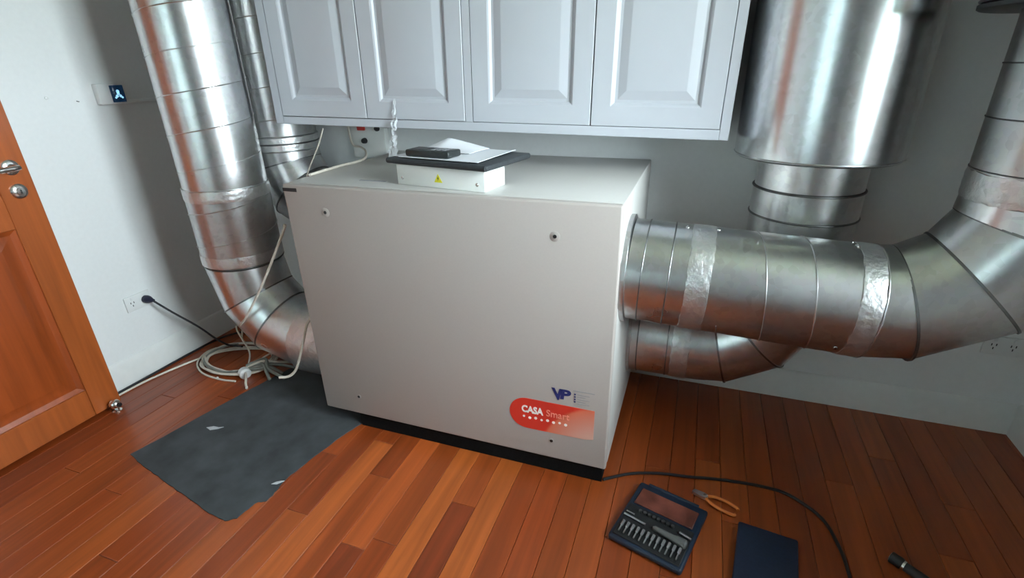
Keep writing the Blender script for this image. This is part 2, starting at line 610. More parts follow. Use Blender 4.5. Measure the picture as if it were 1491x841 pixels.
for k in range(k0, k1):
    xa, xb = max(XL, x_ref + k * PW) + .0006, min(XR, x_ref + (k + 1) * PW) - .0006
    if xb - xa < .01: continue
    y = YB
    seq = list(FIX.get(k, []))
    first = True
    while y > YF + .01:
        if seq:
            ye, tone = seq.pop(0)
            tone = tone and tuple(q_ * .86 for q_ in tone)
        else:
            ye, tone = y - (rf.uniform(.25, 1.3) if first else rf.uniform(.7, 1.9)), None
        first = False
        if ye < YF + .25: ye = YF
        if tone is None:
            tone = rf.choice(TONES)
            s = rf.uniform(.68, .80)
            tone = tuple(c * s for c in tone)
        y0, y1 = ye + .0006, y - .0006
        c = .0014
        bm = bmesh.new()
        zt = rf.uniform(-.0004, 0)
        loft(bm, [[Vector(p) for p in ((xa, y0, -.02), (xb, y0, -.02), (xb, y1, -.02), (xa, y1, -.02))],
                  [Vector(p) for p in ((xa, y0, zt - c), (xb, y0, zt - c), (xb, y1, zt - c), (xa, y1, zt - c))],
                  [Vector(p) for p in ((xa + c, y0 + c, zt), (xb - c, y0 + c, zt), (xb - c, y1 - c, zt), (xa + c, y1 - c, zt))]])
        o = obj('plank', bm, 'plank', fl, ang=20)
        o.color = (tone[0], tone[1] * .92, tone[2] * .95, 1)
        y = ye

# ------------------------------------------------------------------ open door against the left wall
DX = -0.9415
d = thing('door_1', 'open orange-brown panelled timber door folded back against the left wall', 'door', (DX, -1.0, 0), kind='structure')
DY0, DY1, DZ1 = -1.0, -0.192, 2.03
def dpiece(name, y0, y1, z0, z1, t=.04, mat='door', bev=.002, px=0.0):
    return obj(name, B(DX - t + px, DX + px, y0, y1, z0, z1, bev=bev, seg=1), mat, d)
dpiece('stile', DY1 - .105, DY1, .012, DZ1)
dpiece('stile', DY0, DY0 + .105, .012, DZ1)
RY0, RY1 = DY0 + .105, DY1 - .105
dpiece('rail', RY0, RY1, .012, .135)
dpiece('rail', RY0, RY1, .815, .935)
dpiece('rail', RY0, RY1, DZ1 - .11, DZ1)
def dpanel(z0, z1):
    rings = []
    for ins, px in ((0, -.020), (0, -.006), (.008, -.010), (.018, -.014), (.022, -.014), (.06, -.005), (.064, -.004)):
        rings.append([Vector((DX + px, y, z)) for y, z in ((RY0 + ins, z0 + ins), (RY1 - ins, z0 + ins), (RY1 - ins, z1 - ins), (RY0 + ins, z1 - ins))])
    obj('panel', loft(bmesh.new(), rings), 'door_panel', d, ang=15)
dpanel(.135, .815)
dpanel(.935, DZ1 - .11)
# lever handle and lock
h = obj('door_handle', lathe(bmesh.new(), (DX, -.243, 1.022), (1, 0, 0), [(0, .026), (.006, .026), (.009, .023), (.010, .012), (.04, .010), (.042, .010)], 32), 'chrome', d)
h['label'] = 'satin chrome lever handle'
obj('lever', tube([(DX + .038, -.236, 1.022), (DX + .046, -.26, 1.022), (DX + .047, -.31, 1.021), (DX + .045, -.365, 1.018)], .0095, 12), 'chrome', h)
h = obj('lock_cylinder', lathe(bmesh.new(), (DX, -.246, .94), (1, 0, 0), [(0, .026), (.006, .026), (.010, .022), (.012, .013), (.016, .012), (.017, .0)], 32), 'chrome', d)
h['label'] = 'round chrome lock escutcheon'
obj('keyway', B(DX + .0165, DX + .0185, -.248, -.244, .933, .947), 'black', h)
for z in (.25, 1.05, 1.8):
    obj('hinge', pipe((DX - .02, DY0 - .008, z - .05), (DX - .02, DY0 - .008, z + .05), .008, 16), 'chrome', d)

t = thing('door_stop', 'small round chrome door stop on the floor at the foot of the open door', 'door stop', (-.905, -.238, 0))
obj('base', lathe(bmesh.new(), (-.905, -.238, 0), (0, 0, 1), [(0, .018), (.004, .018), (.007, .010), (.016, .008)], 24), 'chrome', t)
bm = bmesh.new()
bmesh.ops.create_uvsphere(bm, u_segments=24, v_segments=14, radius=.021, matrix=Matrix.Translation((-.905, -.238, .034)))
obj('ball', bm, 'chrome', t)
obj('rubber_buffer', pipe((-.886, -.236, .034), (-.878, -.235, .034), .009, 16), 'black', t)

# ------------------------------------------------------------------ wall controller and conduit, left wall
t = thing('ventilation_controller', 'white wall controller with a small lit dark blue screen on the left wall', 'controller', (XL, .24, 1.2))
obj('back_box', B(XL, XL + .03, .178, .285, 1.196, 1.275, bev=.004), 'plastic_white', t)
s = obj('screen', B(XL + .0295, XL + .034, .226, .281, 1.202, 1.268, bev=.002), 'screen', t)
s['label'] = 'dark blue lit screen'
bm = bmesh.new()
for (y, z, r) in ((.2535, 1.244, .0065), (.2535, 1.236, .006), (.2465, 1.226, .0055), (.2605, 1.226, .0055), (.240, 1.220, .004), (.267, 1.220, .004)):
    pipe((XL + .033, y, z), (XL + .0352, y, z), r, 16, bm)
obj('icon', bm, 'icon', s)
t = tag(obj('cable_conduit', B(XL, XL + .018, .287, .62, 1.196, 1.210, bev=.002), 'plastic_white'), 'thin white cable conduit running along the left wall from the controller to the corner', 'conduit')
tag(obj('wall_plug', lathe(bmesh.new(), (XL, .005, 1.232), (1, 0, 0), [(0, .006), (.004, .006), (.006, .003)], 12), 'plastic_white'), 'tiny white wall plug in the bright left wall above the door handle', 'wall plug')
tag(obj('nail', pipe((XL, .107, 1.215), (XL + .012, .107, 1.213), .002, 8), 'seam'), 'tiny nail in the left wall just left of the controller', 'nail')

# sockets
def socket(name, label, c, axis, nrm, holes, group=None):
    """c centre on the wall; axis along the plate, nrm out of the wall"""
    c, a, n = Vector(c), Vector(axis), Vector(nrm)
    t = thing(name, label, 'socket', c, group='wall power sockets')
    def plate(hw, hh, d0, d1, mat, nm, ca=0, cz=0, par=t):
        bm = box(bmesh.new(), -hw, hw, -hh, hh, d0, d1, bev=min(.003, hw * .4), seg=2)
        R = Matrix((a, Vector((0, 0, 1)), n)).transposed().to_4x4()
        bm.transform(Matrix.Translation(c + a * ca + Vector((0, 0, cz))) @ R)
        return obj(nm, bm, mat, par)
    p = plate(.058, .036, 0, .008, 'plastic_white', 'plate')
    for h in holes:
        for dx, dz in ((-.007, .004), (.007, .004), (0, -.010)):
            plate(.0016, .0045, .0075, .0086, 'black', 'socket_slot', h + dx, dz, p)
        plate(.005, .007, .0075, .011, 'plastic_white', 'rocker_switch', h, .024)
    return t
socket('power_socket', 'white double power socket on the right of the back wall below the duct bend', (2.397, YB, .356), (1, 0, 0), (0, -1, 0), (-.028, .028))
socket('power_socket', 'white power socket low on the left wall with a dark plug in it', (XL, .072, .356), (0, 1, 0), (1, 0, 0), (-.028, .028))
t = thing('power_lead', 'black power lead plugged into the left wall socket and drooping to the cable coil', 'power lead', (XL, .1, .36))
p = obj('plug', lathe(bmesh.new(), (XL + .0086, .1, .356), (1, .15, -.12), [(0, .017), (.012, .019), (.024, .017), (.040, .009), (.048, .007)], 20), 'plug', t)
p['label'] = 'dark navy moulded plug'
obj('cord', tube([(XL + .05, .106, .35), (XL + .10, .145, .277), (-.90, .208, .178), (-.862, .254, .090), (-.835, .285, .045), (-.80, .305, .034), (-.76, .30, .04)], .0048, 8), 'cable_black', t)

# isolator on the back wall
t = thing('isolator_switch', 'pale isolator switch box on the back wall between the left duct and the folder', 'switch', (-.135, YB, 1.0))
obj('plate', B(-.225, -.045, YB - .035, YB, .93, 1.10, bev=.006), 'white_metal', t)
obj('knob', lathe(bmesh.new(), (-.154, YB - .034, 1.007), (0, -1, 0), [(0, .013), (.012, .012), (.018, .010), (.019, .0)], 24), 'black', t)
obj('red_cap', B(-.185, -.145, YB - .045, YB - .034, 1.052, 1.075, bev=.004), 'red', t)
obj('cable_gland', lathe(bmesh.new(), (-.080, YB - .034, 1.062), (0, -1, 0), [(0, .012), (.01, .012), (.018, .008)], 16), 'black', t)

# ------------------------------------------------------------------ the ventilation unit
BW, BD, ZB = 1.1256, 0.735, 0.0652
ZT = ZB + .9
u = thing('ventilation_unit', 'large cream white ventilation unit cabinet standing on a black plinth in the middle', 'ventilation unit', (BW / 2, BD / 2, 0))
obj('plinth', B(.15, BW - .012, .012, BD - .01, 0.0005, ZB + .002), 'plinth', u)
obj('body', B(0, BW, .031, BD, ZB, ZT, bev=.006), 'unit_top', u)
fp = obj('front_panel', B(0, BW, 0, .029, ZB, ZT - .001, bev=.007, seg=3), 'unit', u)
for x_, z_ in ((.160, .878), (.941, .865), (.168, .149), (.939, .141)):
    k = .012 if z_ > .5 else .006
    q = obj('screw_cap', lathe(bmesh.new(), (x_, .0015, z_), (0, -1, 0), [(0, k + .004), (.002, k + .003), (.003, k)], 24), 'unit', fp)
    obj('screw', lathe(bmesh.new(), (x_, -.0012, z_), (0, -1, 0), [(0, .0058), (.0016, .0052), (.002, .002)], 16), 'black', u)
b = obj('name_plate', B(.002, .058, -.0018, .002, .940, .952, bev=.0006, seg=1), 'black', u)
b['label'] = 'small black name plate at the top left corner'
obj('top_slot', B(.231, .331, .107, .116, ZT - .001, ZT + .0012), 'ink', u)
# red sticker and logo
cx, cz0, cz1 = .852, .174, .296
rad = (cz1 - cz0) / 2
pts = [(1.080, cz1 - .001), (1.080, cz0 + .009)]
zc = (cz0 + cz1) / 2
pts = [(1.080, cz0 + .008), (1.080, cz1)]
for i in range(25):
    a = pi / 2 + pi * i / 24
    pts.append((cx + rad * cos(a), zc + rad * sin(a)))
pts += [(.97, cz0 + .001), (1.05, cz0 + .002)]
u_loc = T(u).translation
st = obj('sticker', prism(pts, -.0004, -.0012), 'sticker', u)
# keep print coordinates in world x,z : child mesh is local, so shift the sticker's own origin back to the world origin
st.data.transform(Matrix.Translation(u_loc))
st.location = -u_loc
st['label'] = 'red rounded sticker printed with white lettering'
text('lettering', 'CASA', .037, (.834, -.0016, .240), 'white_print', st, .076, bold=.0014)
text('lettering', 'Smart', .037, (.920, -.0016, .240), 'pale_print', st, .078, bold=.0003)
bm = bmesh.new()
for i in range(8):
    x_ = .842 + i * .0207
    z_ = .222 - (.003 if i % 2 else 0)
    pipe((x_, -.001, z_), (x_, -.0018, z_), .0055 if i % 3 else .0045, 8, bm)
obj('icon_row', bm, 'white_print', st)
lg = text('logo', 'V', .056, (.937, -.0006, .316), 'navy', u, .036, bold=.0028, shear=-.12)
lg['label'] = 'dark blue printed logo letters'
lg2 = text('logo', 'P', .050, (.966, -.0006, .321), 'navy', u, .036, bold=.0022, shear=.08)
lg2['label'] = 'dark blue printed logo letters'
bm = bmesh.new()
box(bm, 1.008, 1.078, -.0012, -.0002, .3585, .3605)
for i in range(5):
    box(bm, 1.022, 1.062 - (i % 2) * .012, -.0012, -.0002, .346 - i * .0085, .3473 - i * .0085)
obj('small_print', bm, 'ink', u)
bm = bmesh.new()
for i in range(4):
    pipe((1.0145, -.0002, .3465 - i * .0095), (1.0145, -.0012, .3465 - i * .0095), .003, 8, bm)
obj('small_icons', bm, 'navy', u)
obj('cable_gland', lathe(bmesh.new(), (0, .10, .858), (-1, 0, 0), [(0, .018), (.012, .018), (.016, .013), (.03, .012)], 20), 'black', u)

# ------------------------------------------------------------------ ducts
R = 0.1555
# left front duct
LX, LY = -.506, .223
t = thing('ventilation_duct', 'large vertical spiral duct on the left, bending into the lower left of the unit', 'duct', (LX, LY, 0), group='ventilation ducts')
obj('pipe', pipe((LX, LY, .88), (LX, LY, ZC - .001), R), 'galv', t)
obj('spiral_seam', helix((LX, LY, .90), (LX, LY, ZC - .02), R + .0002, .135), 'galv', t)
obj('coupling', pipe((LX, LY, .575), (LX, LY, .88), R + .002), 'galv_dull', t)
bm = helix((LX, LY, .60), (LX, LY, .85), R + .003, .135)
obj('spiral_seam', bm, 'galv_dull', t)
for z in (.868, .600):
    obj('foil_tape', foil((LX, LY, z - .022), (LX, LY, z + .022), R + .004, int(z * 100)), 'tape', t)
obj('collar_bead', ring_bead((LX, LY, .892), (0, 0, 1), R + .002), 'galv', t)
obj('collar_bead', ring_bead((LX, LY, .572), (0, 0, 1), R + .002), 'seam', t)
Rl = .325
c = (LX + Rl, LY, .565)
elbow(t, c, (-1, 0, 0), (0, 0, -1), Rl, R, [0, 29, 56, 88], 'galv')
zl = c[2] - Rl
obj('foil_tape', foil((LX + Rl - .035, LY, zl), (-.006, LY, zl), R + .003, 5, amp=.0014), 'tape', t)
obj('collar', pipe((-.012, LY, zl), (-.0005, LY, zl), R + .012), 'galv_dull', t)

# left rear duct
MX, MY = -.512, .578
t = thing('ventilation_duct', 'spiral duct in the back left corner, partly hidden by the wall cabinet', 'duct', (MX, MY, 0), group='ventilation ducts')
obj('pipe', pipe((MX, MY, 1.03), (MX, MY, ZC - .001), R), 'galv_dull', t)
obj('spiral_seam', helix((MX, MY, 1.06), (MX, MY, ZC - .02), R + .0002, .13, phase=1.0), 'galv_dull', t)
obj('coupling', pipe((MX, MY, .985), (MX, MY, 1.045), R + .003), 'tape', t)
for z in (.985, 1.015, 1.045):
    obj('collar_bead', ring_bead((MX, MY, z), (0, 0, 1), R + .003, .004), 'seam' if z == 1.015 else 'galv', t)
Rm = .27
elbow(t, (MX + Rm, MY, .985), (-1, 0, 0), (0, 0, -1), Rm, R, [0, 15, 45, 75, 90], 'galv_dull')
obj('pipe', pipe((MX + Rm, MY, .985 - Rm), (-.0005, MY, .985 - Rm), R), 'galv_dull', t)

# right upper duct
P0 = Vector((BW + .0006, .186, .722))
dv = Vector((1, .012, -.0445)).normalized()
def on(x_):
    return P0 + dv * ((x_ - P0.x) / dv.x)
t = thing('ventilation_duct', 'big horizontal spiral duct from the unit, bending up at the far right', 'duct', P0, group='ventilation ducts')
obj('collar', lathe(bmesh.new(), P0, (1, 0, 0), [(0, R + .012), (.012, R + .012), (.014, R + .003)], 64), 'galv_dull', t)
obj('pipe', pipe(on(BW + .011), on(1.771), R, 64), 'galv', t)
obj('spiral_seam', helix(on(1.40), on(1.710), R + .0003, .118, phase=.6), 'galv_dull', t)
for x_ in (1.178, 1.252):
    obj('collar_bead', ring_bead(on(x_), dv, R, .0025), 'seam', t)
obj('foil_tape', foil(on(1.300), on(1.362), R + .0012, 11), 'tape', t)
obj('foil_tape', foil(on(1.718), on(1.768), R + .0012, 12, amp=.001), 'tape', t)
obj('collar_bead', ring_bead(on(1.772), dv, R + .001, .003), 'galv', t)
for x_, ph in ((1.29, .08), (1.375, .04), (1.72, .05), (1.70, 2.25)):
    c_ = on(x_)
    n_ = Vector((0, -sin(ph), cos(ph)))
    obj('screw', lathe(bmesh.new(), c_ + n_ * (R - .001), n_, [(0, .005), (.003, .005), (.005, .002)], 10), 'chrome', t)
Rr = .302
P1 = on(1.770)
ex = Vector((dv.x, dv.y, 0)).normalized()
c = P1 + Vector((0, 0, Rr))
elbow(t, c, (0, 0, -1), ex, Rr, R, [0, 15, 45, 75, 90], 'galv')
P2 = c + ex * Rr
obj('pipe', pipe(P2, (P2.x, P2.y, 1.397), R), 'galv_dull', t)
obj('foil_tape', foil(P2 + Vector((0, 0, -.005)), P2 + Vector((0, 0, .06)), R + .0015, 14, amp=.0014), 'tape', t)
for z in (1.06, 1.175, 1.29):
    obj('collar_bead', ring_bead((P2.x, P2.y, z), (0, 0, 1), R, .0022), 'seam', t)
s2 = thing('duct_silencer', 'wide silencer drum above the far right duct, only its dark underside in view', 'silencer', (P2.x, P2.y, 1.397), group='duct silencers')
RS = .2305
obj('underside_disc', lathe(bmesh.new(), (P2.x, P2.y, 1.3975), (0, 0, 1), [(0, RS - .002), (.003, RS + .003), (.011, RS + .003)], 64), 'black', s2)['label'] = 'black disc darkening the drum underside'  # darkness under the drum put in as a black disc
obj('drum', lathe(bmesh.new(), (P2.x, P2.y, 1.4090), (0, 0, 1), [(0, RS - .004), (.004, RS), (ZC - 1.4105, RS)], 64), 'galv_smooth', s2)
obj('rim', ring_bead((P2.x, P2.y, 1.416), (0, 0, 1), RS, .003), 'galv', s2)

# right lower duct with its silencer
SX, SY, ZL = 1.6335, .508, .338
t = thing('ventilation_duct', 'lower duct behind the big horizontal one, bending up to the bright silencer drum', 'duct', (BW, SY, ZL), group='ventilation ducts')
Rq = .25
obj('collar', pipe((BW + .0006, SY, ZL), (BW + .012, SY, ZL), R + .010, 64), 'galv_dull', t)
obj('pipe', pipe((BW + .008, SY, ZL), (SX - Rq, SY, ZL), R, 64), 'galv', t)
for x_ in (1.163, 1.269):
    obj('collar_bead', ring_bead((x_, SY, ZL), (1, 0, 0), R, .0025), 'seam', t)
obj('foil_tape', foil((1.285, SY, ZL), (1.345, SY, ZL), R + .0012, 21, amp=.0014), 'tape', t)
elbow(t, (SX - Rq, SY, ZL + Rq), (0, 0, -1), (1, 0, 0), Rq, R, [0, 15, 45, 75, 90], 'galv')
obj('pipe', pipe((SX, SY, ZL + Rq), (SX, SY, .85), R, 64), 'galv_dull', t)
obj('coupling', pipe((SX, SY, .85), (SX, SY, .936), R + .002, 64), 'galv', t)
for z in (.85, .936):
    obj('collar_bead', ring_bead((SX, SY, z), (0, 0, 1), R + .002, .004), 'seam', t)
s1 = thing('duct_silencer', 'large bright silencer drum standing upright to the right of the wall cabinet', 'silencer', (SX, SY, .94), group='duct silencers')
obj('spigot', pipe((SX, SY, .9405), (SX, SY, 1.04), R - .001, 64), 'galv', s1)
obj('drum', lathe(bmesh.new(), (SX, SY, 1.032), (0, 0, 1), [(0, RS - .006), (.005, RS), (ZC - 1.034, RS)], 96), 'galv_smooth', s1)
obj('rim', ring_bead((SX, SY, 1.040), (0, 0, 1), RS, .003, 96), 'galv', s1)

# ------------------------------------------------------------------ wall cabinet
CX0, CX1, CY, CZ0, CZ1 = -.352, 1.374, .40, 1.097, 2.38
c = thing('wall_cabinet', 'white wall cabinet with four raised panel doors above the ventilation unit', 'cabinet', (.511, CY, CZ0), (0, .0151, 0))
HW = (CX1 - CX0) / 2
def cb(name, x0, x1, y0, y1, z0, z1, bev=.0015, mat='cab'):
    return obj(name, B(x0 - .511, x1 - .511, y0, y1, z0, z1, bev=bev, seg=1), mat, c, world=False)
H = CZ1 - CZ0
cb('carcass', CX0 + .002, CX1 - .002, .021, YB - CY - .022, .002, H)
cb('stile', CX0, -.313, 0, .02, 0, H)
cb('stile', .499, .528, 0, .02, .03, H - .03)
cb('stile', 1.346, CX1, 0, .02, 0, H)
cb('rail', -.313, 1.346, 0, .02, 0, .03)
cb('rail', -.313, 1.346, 0, .02, H - .03, H)
def cdoor(x0, x1):
    g = .0018
    x0, x1, z0, z1 = x0 - .511 + g, x1 - .511 - g, .03 + g, H - .03 - g
    rings = []
    for ins, y in ((0, .019), (0, .0005), (.0015, -.001), (.060, -.001), (.066, .002), (.072, .008), (.080, .008), (.106, .0005), (.109, 0)):
        rings.append([Vector((x, y, z)) for x, z in ((x0 + ins, z0 + ins), (x1 - ins, z0 + ins), (x1 - ins, z1 - ins), (x0 + ins, z1 - ins))])
    obj('cabinet_door', loft(bmesh.new(), rings), 'cab', c, world=False, ang=12)
for a, b_ in ((-.313, .089), (.089, .499), (.528, .947), (.947, 1.346)):
    cdoor(a, b_)

# strip of clear film hanging in front of the cabinet
rnd = random.Random(3)
bm = bmesh.new()
rows = []
for i in range(26):
    z = 1.205 - i * .0091
    tt = i / 25
    wd = .004 + .020 * (tt ** 1.2) + rnd.uniform(-.004, .004)
    x_ = .222 - .012 * tt + rnd.uniform(-.006, .006) * tt
    y_ = .395 - .035 * tt
    rows.append([bm.verts.new((x_ + (j / 4 - .5) * 2 * wd, y_ + rnd.uniform(-.008, .004) * min(1, tt * 3 + .1), z)) for j in range(5)])
for a, b_ in zip(rows, rows[1:]):
    for j in range(4):
        bm.faces.new((a[j], a[j + 1], b_[j + 1], b_[j]))
tag(obj('plastic_strip', bm, 'film', ang=10), 'crumpled strip of clear plastic film hanging from a cabinet door behind the folder', 'plastic strip')

# ------------------------------------------------------------------ on top of the unit
a = math.atan2(-.045, .322)
t = thing('control_box', 'low white metal control box with a yellow warning triangle on top of the unit', 'control box', (.393, .088, ZT), (0, 0, a))
KH = .064
obj('housing', B(0, .325, 0, .125, 0.0005, KH, bev=.002), 'white_metal', t, world=False)
for x_ in (.022, .300):
    obj('screw', lathe(bmesh.new(), (x_, .001, .022), (0, -1, 0), [(0, .005), (.002, .005), (.003, .002)], 12), 'chrome', t, world=False)
wt = obj('warning_label', prism([(.145, .018), (.175, .018), (.16, .044)], -.0008, .001), 'yellow', t, world=False)
wt['label'] = 'yellow triangular warning label'
obj('warning_symbol', prism([(.1585, .0225), (.1625, .031), (.1605, .0315), (.1625, .038), (.157, .030), (.1595, .0295)], -.0014, -.0004), 'black', wt, world=False)

fa = radians(-11)
ft = thing('document_folder', 'charcoal folder lying flat on the control box under papers', 'folder', (.352, .098, ZT + KH + .0005), (0, 0, fa))
obj('cover', B(0, .385, 0, .265, 0, .017, bev=.006, seg=3), 'folder', ft, world=False)
obj('spine', tube([(.004, .003, .009), (.19, .001, .009), (.381, .003, .009)], .009, 10), 'folder', ft, world=False)
FZ = ZT + KH + .0005 + .0185
def fpt(x_, y_):
    return (.352 + x_ * cos(fa) - y_ * sin(fa), .098 + x_ * sin(fa) + y_ * cos(fa))
# paper sheets
def sheet(name, label, loc, rot, w_, d_, lift, seed, nx=14, ny=10):
    rnd = random.Random(seed)
    bm = bmesh.new()
    g = []
    for j in range(ny + 1):
        row = []
        for i in range(nx + 1):
            x_, y_ = i / nx, j / ny
            row.append((x_ * w_, y_ * d_, max(0, lift(x_, y_)) + rnd.uniform(0, .0004)))
        g.append(row)
    top = [[bm.verts.new((p[0], p[1], p[2] + .0012)) for p in r] for r in g]
    bot = [[bm.verts.new(p) for p in r] for r in g]
    for j in range(ny):
        for i in range(nx):
            bm.faces.new((top[j][i], top[j][i + 1], top[j + 1][i + 1], top[j + 1][i]))
            bm.faces.new((bot[j][i], bot[j + 1][i], bot[j + 1][i + 1], bot[j][i + 1]))
    for j in range(ny):
        for i, s_ in ((0, 1), (nx, -1)):
            q = (top[j][i], top[j + 1][i], bot[j + 1][i], bot[j][i])
            bm.faces.new(q if s_ > 0 else q[::-1])
    for i in range(nx):
        for j in (0, ny):
            bm.faces.new((top[j][i], bot[j][i], bot[j][i + 1], top[j][i + 1]))
    o = obj(name, bm, 'paper', None)
    o.location = loc
    o.rotation_euler = (0, 0, rot)
    return tag(o, label, 'paper', 'papers on the folder')
x_, y_ = fpt(.045, .010)
sheet('paper_sheet', 'topmost flat white paper sheet under the dark meter, reaching nearest the folder right edge', (x_, y_, FZ + .0012), fa + .03, .297, .235, lambda x, y: .0008 + .004 * max(0, x - .9) * 10 * y, 1)
x_, y_ = fpt(.008, .028)
sheet('paper_sheet', 'lower white paper sheet showing at the left end of the charcoal folder', (x_, y_, FZ - .001), fa - .01, .297, .21, lambda x, y: .0006, 4)
x_, y_ = fpt(.015, .128)
sheet('paper_sheet', 'curled white paper folded up behind the dark meter', (x_, y_, FZ + .0046), fa - .02, .225, .115, lambda x, y: .001 + .034 * max(0, min(y * 1.6, 1.7 - y)) * max(0, min(x / .38, (1.05 - x) / .67)), 2)
# dark handheld meter
x_, y_ = fpt(.068, .016)
pt_ = thing('handheld_meter', 'dark grey handheld meter lying on the white paper', 'meter', (x_, y_, FZ + .0046), (0, 0, fa + .05))
obj('casing', B(0, .165, 0, .072, 0, .021, bev=.006, seg=3), 'phone', pt_, world=False)
obj('screen', B(.014, .072, .012, .060, .0205, .0222, bev=.001, seg=1), 'black', pt_, world=False)
for i in range(3):
    for j in range(3):
        obj('button', B(.090 + i * .021, .103 + i * .021, .014 + j * .016, .024 + j * .016, .0205, .0225, bev=.001, seg=1), 'ink', pt_, world=False)

# thin cables behind the unit
tag(obj('cable', tube([(-.128, .404, 1.094), (-.15, .406, 1.055), (-.173, .406, 1.017), (-.241, .404, .917), (-.262, .403, .86), (-.265, .403, .78)], .0028), 'cable'), 'thin pale cable hanging from the cabinet in front of the rear left duct', 'cable', 'loose cables')
tag(obj('cable', tube([(-.229, .700, 1.16), (-.229, .70, 1.051), (-.21, .69, .99), (-.15, .66, ZT + .02), (-.08, .60, ZT + .012), (.01, .45, ZT + .0055), (.010, .30, ZT + .0055), (.010, .2, ZT + .0055), (.016, .12, ZT + .0055)], .005), 'cable'), 'thin white cable curving from the wall onto the top left edge of the unit', 'cable', 'loose cables')

# ------------------------------------------------------------------ cable coil and loose cables on the floor
t = thing('cable_coil', 'tied coil of cream cables on the floor in the left corner', 'cable coil', (-.70, .22, 0))
rc = random.Random(9)
for k in range(7):
    pts = []
    ph = rc.uniform(-.3, .3)
    rx, ry = .185 + rc.uniform(-.022, .012), .13 + rc.uniform(-.016, .012)
    z0 = .006 + (k % 3) * .009
    for i in range(25):
        a = 2 * pi * i / 24
        pts.append((-.715 + rx * cos(a + ph * .1) + rc.uniform(-.003, .003), .235 + ry * sin(a) + rc.uniform(-.003, .003), z0 + .006 * abs(sin(a * 1.5 + k))))
    obj('cable_loop', tube(pts, .0055, 7, 4), 'cable_grey' if k == 5 else 'cable', t)
tie = obj('cable_tie', lathe(bmesh.new(), (-.600, .145, .022), (.9, -.45, 0), [(0, .018), (.008, .026), (.035, .026), (.042, .018)], 14), 'plastic_white', t)
tie['label'] = 'white wrap tying the coil'
obj('cable_tail', tube([(-.58, .14, .03), (-.545, .11, .028), (-.515, .075, .016), (-.49, .055, .008)], .0055, 7), 'cable', t)
for k, (ex_, ey_, m_) in enumerate(((-.42, .20, 'cable_grey'), (-.40, .26, 'cable_grey'), (-.44, .14, 'cable_grey'), (-.43, .30, 'cable'), (-.38, .17, 'cable_grey'))):
    obj('cable_tail', tube([(-.59, .16, .02 + .006 * k), (-.53, .17 + .012 * k, .035 + .006 * k), (-.48, (.17 + ey_) / 2 + .01, .035), (ex_, ey_, .012)], .0075, 7), m_, t)
obj('cable_tail', tube([(-.60, .17, .02), (-.62, .22, .07), (-.665, .24, .12), (-.70, .25, .165), (-.705, .255, .19)], .0042, 7), 'cable', t)
obj('cable_tail', tube([(-.60, .17, .02), (-.56, .24, .05), (-.54, .30, .06), (-.58, .35, .05)], .0042, 7), 'cable', t)

tag(obj('cable', tube([(-.075, .045, .80), (-.082, .05, .782), (-.232, .045, .562), (-.36, .045, .40), (-.45, .07, .325), (-.62, .22, .22), (-.77, .345, .14), (-.82, .36, .05), (-.80, .35, .030)], .0048, 8), 'cable'), 'cream cable rising across the front left duct bend to the top of the unit', 'cable', 'loose cables')
tag(obj('cable', tube([(-.012, .050, .46), (-.05, .048, .42), (-.067, .045, .392), (-.105, .042, .30), (-.14, .035, .215), (-.161, .03, .178), (-.19, .02, .155), (-.225, .005, .152)], .0055, 8), 'cable'), 'short cream cable dangling between the duct end and the unit front corner', 'cable', 'loose cables')
tag(obj('cable', tube([(-1.005, -.19, .006), (-.99, -.02, .006), (-.93, .18, .006), (-.86, .28, .008), (-.74, .335, .012), (-.60, .36, .012), (-.5, .36, .008)], .0048, 8), 'cable'), 'cream cable trailing along the left wall baseboard to the coil', 'cable', 'loose cables')
tag(obj('cable', tube([(-1.024, -.19, .006), (-1.020, 0, .006), (-1.018, .2, .006), (-1.0, .38, .006), (-.93, .47, .008), (-.80, .50, .008), (-.66, .48, .006)], .0052, 8), 'cable_black'), 'dark cable lying along the foot of the left wall baseboard', 'cable', 'loose cables')
tag(obj('cable', tube([(-.59, .085, .006), (-.68, .075, .006), (-.80, .09, .006), (-.90, .15, .006), (-.945, .235, .006), (-.93, .29, .008)], .0048, 8), 'cable'), 'loose loop of cream cable in front of the coil', 'cable', 'loose cables')

# ------------------------------------------------------------------ charcoal mat with its scraps
rm = random.Random(5)
edge = [(-.582, -.413), (-.50, -.435), (-.40, -.455), (-.30, -.476), (-.20, -.497), (-.10, -.517), (-.02, -.529), (.012, -.530), (.042, -.512), (.046, -.47), (.052, -.440), (.078, -.428), (.080, -.40), (.070, -.34), (.074, -.29), (.090, -.20), (.108, -.10), (.128, -.03), (.145, .02), (.146, .10), (.146, .30), (.0, .31), (-.2, .31), (-.40, .30), (-.43, .25), (-.455, .15), (-.480, .04), (-.50, -.05), (-.53, -.18), (-.555, -.30)]
dense = []
for (x0, y0), (x1, y1) in zip(edge, edge[1:] + edge[:1]):
    for s_ in range(4):
        f2 = s_ / 4
        dense.append((x0 + (x1 - x0) * f2 + rm.uniform(-.002, .002), y0 + (y1 - y0) * f2 + rm.uniform(-.002, .002)))
tag(obj('floor_mat', slab(dense, .0002, .0035), 'mat'), 'charcoal grey felt mat lying on the floor at the left of the unit', 'mat')
tag(obj('tape_scrap', slab([(-.437, -.205), (-.410, -.212), (-.385, -.196), (-.372, -.180), (-.39, -.188), (-.415, -.190)], .0037, .0055), 'scrap'), 'pale torn scrap lying on the charcoal mat', 'scrap')
tag(obj('tape_scrap', slab([(.040, -.362), (.060, -.356), (.074, -.335), (.064, -.338), (.05, -.348)], .0037, .0055), 'scrap'), 'thin pale scrap at the right edge of the charcoal mat', 'scrap')
